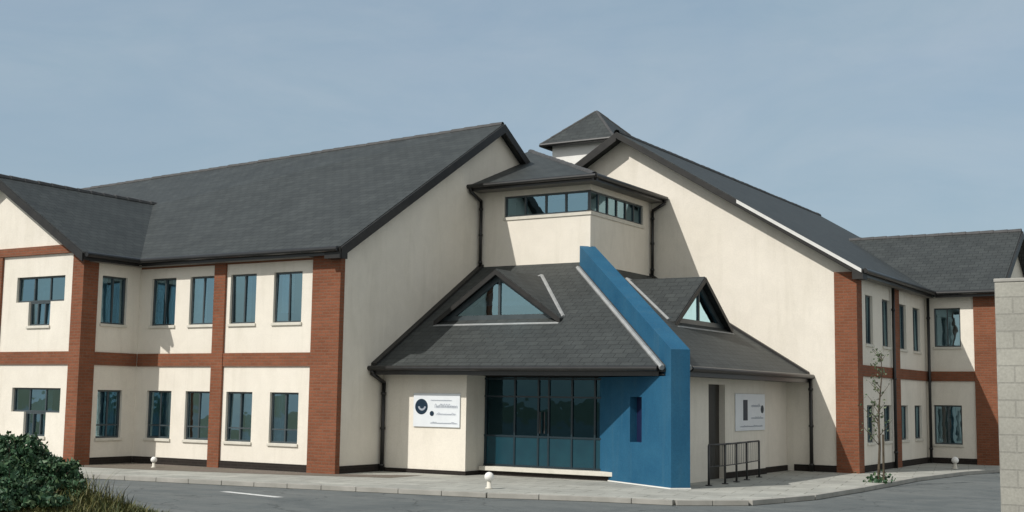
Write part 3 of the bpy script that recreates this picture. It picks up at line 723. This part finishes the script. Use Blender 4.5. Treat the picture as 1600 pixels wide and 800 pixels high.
# kerb stones: one course following the path edge
m = MB()
for (a, b) in zip(edge, edge[1:]):
    a = Vector((*a, 0)); b = Vector((*b, 0)); d = (b - a); n = max(1, round(d.length / .9)); d.normalize(); nrm = Vector((d.y, -d.x, 0))
    for k in range(n):
        p0 = a.lerp(b, k / n) + d * .006; p1 = a.lerp(b, (k + 1) / n) - d * .006
        m.slab([p0 + Vector((0, 0, .003)) + nrm * .13, p1 + Vector((0, 0, .003)) + nrm * .13, p1 + Vector((0, 0, .003)) - nrm * .0, p0 + Vector((0, 0, .003))], (0, 0, .098))
o = m.build('kerb', 'kerb', bevel=.008); tag(o, None, None, None, 'structure')
sheet('gravel_bed', [(-12, -3.2), (-4.2, -1.9), (-.3, -.95), (1.8, -.2), (1.8, 1.0), (-.2, -.1), (-6.7, -.1), (-6.7, -1.95), (-12, -1.95)], .1, 'gravel')
m = MB()
m.poly([(1.0, -4.72, .005), (2.75, -5.06, .005), (2.85, -4.9, .005), (1.1, -4.56, .005)])
m.poly([(14.6, 3.2, .005), (14.75, 3.2, .005), (13.9, 9.2, .005), (13.75, 9.2, .005)])
o = m.build('road_marking', 'line'); tag(o, None, None, None, 'structure')

# ------------------------------------------------------------------ grass bank, shrub, sapling
BX, BY, BRX, BRY, BH = 2.4, -10.9, 2.9, 2.1, .45
def bank_h(x, y):
    q = ((x - BX) / BRX) ** 2 + ((y - BY) / BRY) ** 2
    return BH * (1 - q) ** 1.3 if q < 1 else 0.0
m = MB(); n = 30
gx = [BX - BRX + 2 * BRX * i / n for i in range(n + 1)]; gy = [BY - BRY + 2 * BRY * j / n for j in range(n + 1)]
for i in range(n):
    for j in range(n):
        q = [(gx[i], gy[j]), (gx[i + 1], gy[j]), (gx[i + 1], gy[j + 1]), (gx[i], gy[j + 1])]
        if max(bank_h(*a) for a in q) > 0: m.poly([(x, y, bank_h(x, y) + .006) for x, y in q])
o = m.build('grass_bank', 'earth'); tag(o, None, None, None, 'structure')
m = MB()
for k in range(15000):
    a = random.random() * 2 * math.pi; rr = math.sqrt(random.random()) * 1.06
    x = BX + BRX * rr * math.cos(a); y = BY + BRY * rr * math.sin(a); z = bank_h(x, y)
    tall = math.exp(-(((x - 3.95) / .5) ** 2 + ((y + 10.2) / .5) ** 2))
    hgt = random.uniform(.05, .17) * (1 + 3.2 * tall * random.random()); th = random.random() * 6.28; ln = Vector((math.cos(th), math.sin(th), 0)); sdv = Vector((-ln.y, ln.x, 0)) * random.uniform(.005, .011)
    b = Vector((x, y, z)); mid = b + Vector((0, 0, hgt * .6)) + ln * hgt * .2; tip = b + Vector((0, 0, hgt * .95)) + ln * hgt * .65
    i = len(m.v); m.v += [b - sdv, b + sdv, mid + sdv * .7, mid - sdv * .7, tip]; m.f += [[i, i + 1, i + 2, i + 3], [i + 3, i + 2, i + 4]]
o = m.build('dry_grass', 'dry'); tag(o, None, None, None, 'stuff')

def leaf(m, p, size, nrm=None):
    d = Vector((random.gauss(0, 1), random.gauss(0, 1), random.gauss(0, 1) * .7)).normalized()
    if nrm is not None: d = (d + nrm * .8).normalized()
    a = d.orthogonal().normalized(); a.rotate(Matrix.Rotation(random.random() * 6.28, 3, d)); b = d.cross(a)
    l = size * random.uniform(.5, 1.5); w = l * .36; i = len(m.v)
    m.v += [p - a * l * .5, p + b * w - d * .1 * l, p + a * l * .55 + d * .05 * l, p - b * w - d * .1 * l]; m.f += [[i, i + 1, i + 2, i + 3]]
def shrub(loc, lobes, count, label):
    e = empty('shrub', loc, label, 'shrub'); m = MB(); st = MB()
    for (cx, cy, cz, r, w) in lobes:
        c = Vector((cx, cy, cz))
        for k in range(int(count * w)):
            d = Vector((random.gauss(0, 1), random.gauss(0, 1), random.gauss(0, 1))).normalized()
            bumpy = 1 + .16 * math.sin(d.x * 7 + cx * 5) * math.sin(d.y * 6 + 1) + .12 * math.sin(d.z * 9 + cy * 4)
            rr = r * bumpy * (random.random() ** .28) * (1.12 if random.random() < .06 else 1)
            q = c + Vector((d.x * rr, d.y * rr, d.z * rr * .85))
            if q.z > .02: leaf(m, q, .075, d * .6)
        for k in range(10):
            d = Vector((random.gauss(0, 1), random.gauss(0, 1), abs(random.gauss(0, 1)) + .4)).normalized()
            st.tube((cx * .5, cy * .5, 0), c + d * r * 1.02, .014, 5, .003)
    m.build('foliage', 'leaf', e); st.build('stems', 'bark', e)
shrub((2.75, -10.65, .3), [(-.1, .0, .44, .56, 1.0), (.52, .2, .26, .42, .7), (-.85, -.1, .46, .58, 1.0), (.3, -.55, .18, .5, .9), (-.4, .3, .34, .5, .8), (.86, .25, .05, .26, .3), (.75, -1.0, .05, .5, .9), (-.1, -1.2, .2, .6, 1.0), (1.15, -.55, -.05, .38, .5), (1.2, -1.5, -.15, .5, .8)], 4200, 'dark green leafy shrub on the dry grass bank in the near corner')

def sapling(loc, label):
    e = empty('sapling_tree', loc, label, 'tree'); tr = MB(); cr = MB()
    pts = [Vector((0, 0, 0)), Vector((.03, .05, .8)), Vector((.0, .12, 1.6)), Vector((.06, .2, 2.4)), Vector((.05, .26, 3.0))]
    for i, (a, b) in enumerate(zip(pts, pts[1:])): tr.tube(a, b, .035 - .007 * i, 8, .028 - .007 * i)
    for k in range(26):
        h_ = random.uniform(.75, 2.9); i = min(3, int(h_ / .8)); base = pts[i].lerp(pts[i + 1], (h_ - pts[i].z) / (pts[i + 1].z - pts[i].z) if pts[i + 1].z > pts[i].z else 0)
        az = random.random() * 6.28; ln = random.uniform(.25, .62) * (1.15 - h_ / 4.5); tip = base + Vector((math.cos(az) * ln * .7, math.sin(az) * ln * .7, ln * .8))
        tr.tube(base, tip, .010, 5, .003)
        for q in range(8): leaf(cr, base.lerp(tip, random.uniform(.25, 1.08)) + Vector((random.gauss(0, .05), random.gauss(0, .05), random.gauss(0, .05))), .065)
    tr.build('trunk', 'bark', e); cr.build('crown', 'leaf2', e)
    st = MB(); st.tube((.14, -.05, 0), (.14, -.05, 1.1), .025, 8); st.build('stake', 'bark', e)
    tu_ = MB()
    for k in range(90): leaf(tu_, Vector((random.gauss(0, .16), random.gauss(0, .16), abs(random.gauss(.06, .09)))), .1)
    o = tu_.build('weeds', 'leaf', e); o['kind'] = 'stuff'
sapling((10.86, 6.4, .1), 'thin staked sapling with sparse leaves in front of the brick corner')

# ------------------------------------------------------------------ block wall at the right edge
BW = empty('boundary_wall', (15.84, -6, 0), 'tall pale concrete block wall at the right edge', 'wall')
m = MB(); m.box(0, .55, 0, .55, 0, 3.5); m.build('pier', 'block', BW, bevel=.012)
m = MB(); m.box(.552, 5, .12, .42, 0, 3.42); m.build('panel', 'block', BW)
m = MB(); m.box(-.008, .555, -.008, .558, 3.502, 3.55); m.box(.56, 5, .08, .46, 3.422, 3.49); m.build('coping', 'kerb', BW, bevel=.01)

# ------------------------------------------------------------------ camera
cam = bpy.data.cameras.new('camera'); co = bpy.data.objects.new('camera', cam); C.objects.link(co); sc.camera = co
yaw, pit, rol = (math.radians(a) for a in (31.6899, 6.4257, .82))
fw = Vector((-math.sin(yaw) * math.cos(pit), math.cos(yaw) * math.cos(pit), math.sin(pit)))
rt = Vector((math.cos(yaw), math.sin(yaw), 0)); up = rt.cross(fw)
r2 = rt * math.cos(rol) + up * math.sin(rol); u2 = up * math.cos(rol) - rt * math.sin(rol)
mw = Matrix((r2, u2, -fw)).transposed().to_4x4(); mw.translation = Vector((19.0295, -23.0821, 1.9301)); co.matrix_world = mw
cam.sensor_width = 36; cam.lens = 36 * 1961.3 / 1600; cam.clip_end = 2000; cam.clip_start = .1

# ------------------------------------------------------------------ light
d = Vector((.42, 1.0, -1.03)).normalized(); tosun = -d
el = math.asin(tosun.z); az = math.atan2(tosun.x, tosun.y)
sun = bpy.data.lights.new('sun', 'SUN'); sun.energy = 3.75; sun.angle = math.radians(.5); sun.color = (1, .955, .89)
so = bpy.data.objects.new('sun', sun); C.objects.link(so); so.rotation_euler = d.to_track_quat('-Z', 'Y').to_euler(); so.location = (-20, -40, 40)
w = bpy.data.worlds.new('World'); sc.world = w; w.use_nodes = True; nt = w.node_tree
bg = nt.nodes['Background']; sk = N(nt, 'ShaderNodeTexSky', sky_type='NISHITA'); sk.sun_disc = False
sk.sun_elevation = el; sk.sun_rotation = az; sk.air_density = 1.0; sk.dust_density = 2.0; sk.ozone_density = 1.0
# thin high cloud veil over the sky
tc = N(nt, 'ShaderNodeTexCoord').outputs['Generated']
cl = noise(nt, scalevec(nt, tc, (1, 1, 2.2)), 2.2, 7, .6, .5)
fac = ramp(nt, cl, [(.28, .50), (.72, .86)])
veil = ramp(nt, noise(nt, scalevec(nt, tc, (1, 1, 3.0)), 3.4, 9, .6, .8), [(.32, (2.75, 3.72, 4.42)), (.68, (3.55, 4.30, 4.85))])
col = mix(nt, fac, sk.outputs['Color'], veil)
# broken white cloud added unseen in the south-eastern sky, lifts the shaded walls
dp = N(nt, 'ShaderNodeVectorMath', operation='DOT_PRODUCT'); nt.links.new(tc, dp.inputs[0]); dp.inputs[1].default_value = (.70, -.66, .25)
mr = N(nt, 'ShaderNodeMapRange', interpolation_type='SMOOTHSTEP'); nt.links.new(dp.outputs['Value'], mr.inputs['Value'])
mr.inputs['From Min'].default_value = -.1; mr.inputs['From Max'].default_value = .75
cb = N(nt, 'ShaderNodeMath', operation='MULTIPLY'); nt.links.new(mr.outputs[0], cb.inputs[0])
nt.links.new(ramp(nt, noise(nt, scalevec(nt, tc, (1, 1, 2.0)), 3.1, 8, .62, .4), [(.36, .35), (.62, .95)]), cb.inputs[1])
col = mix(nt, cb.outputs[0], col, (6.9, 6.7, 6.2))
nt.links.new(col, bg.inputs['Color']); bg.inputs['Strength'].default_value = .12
sc.view_settings.view_transform = 'Standard'; sc.view_settings.look = 'None'; sc.view_settings.exposure = 0; sc.view_settings.gamma = 1
sc.view_settings.use_curve_mapping = False
sc.render.engine = 'CYCLES'; sc.cycles.max_bounces = 8; sc.cycles.transparent_max_bounces = 12
try: sc.cycles.use_denoising = True
except Exception: pass
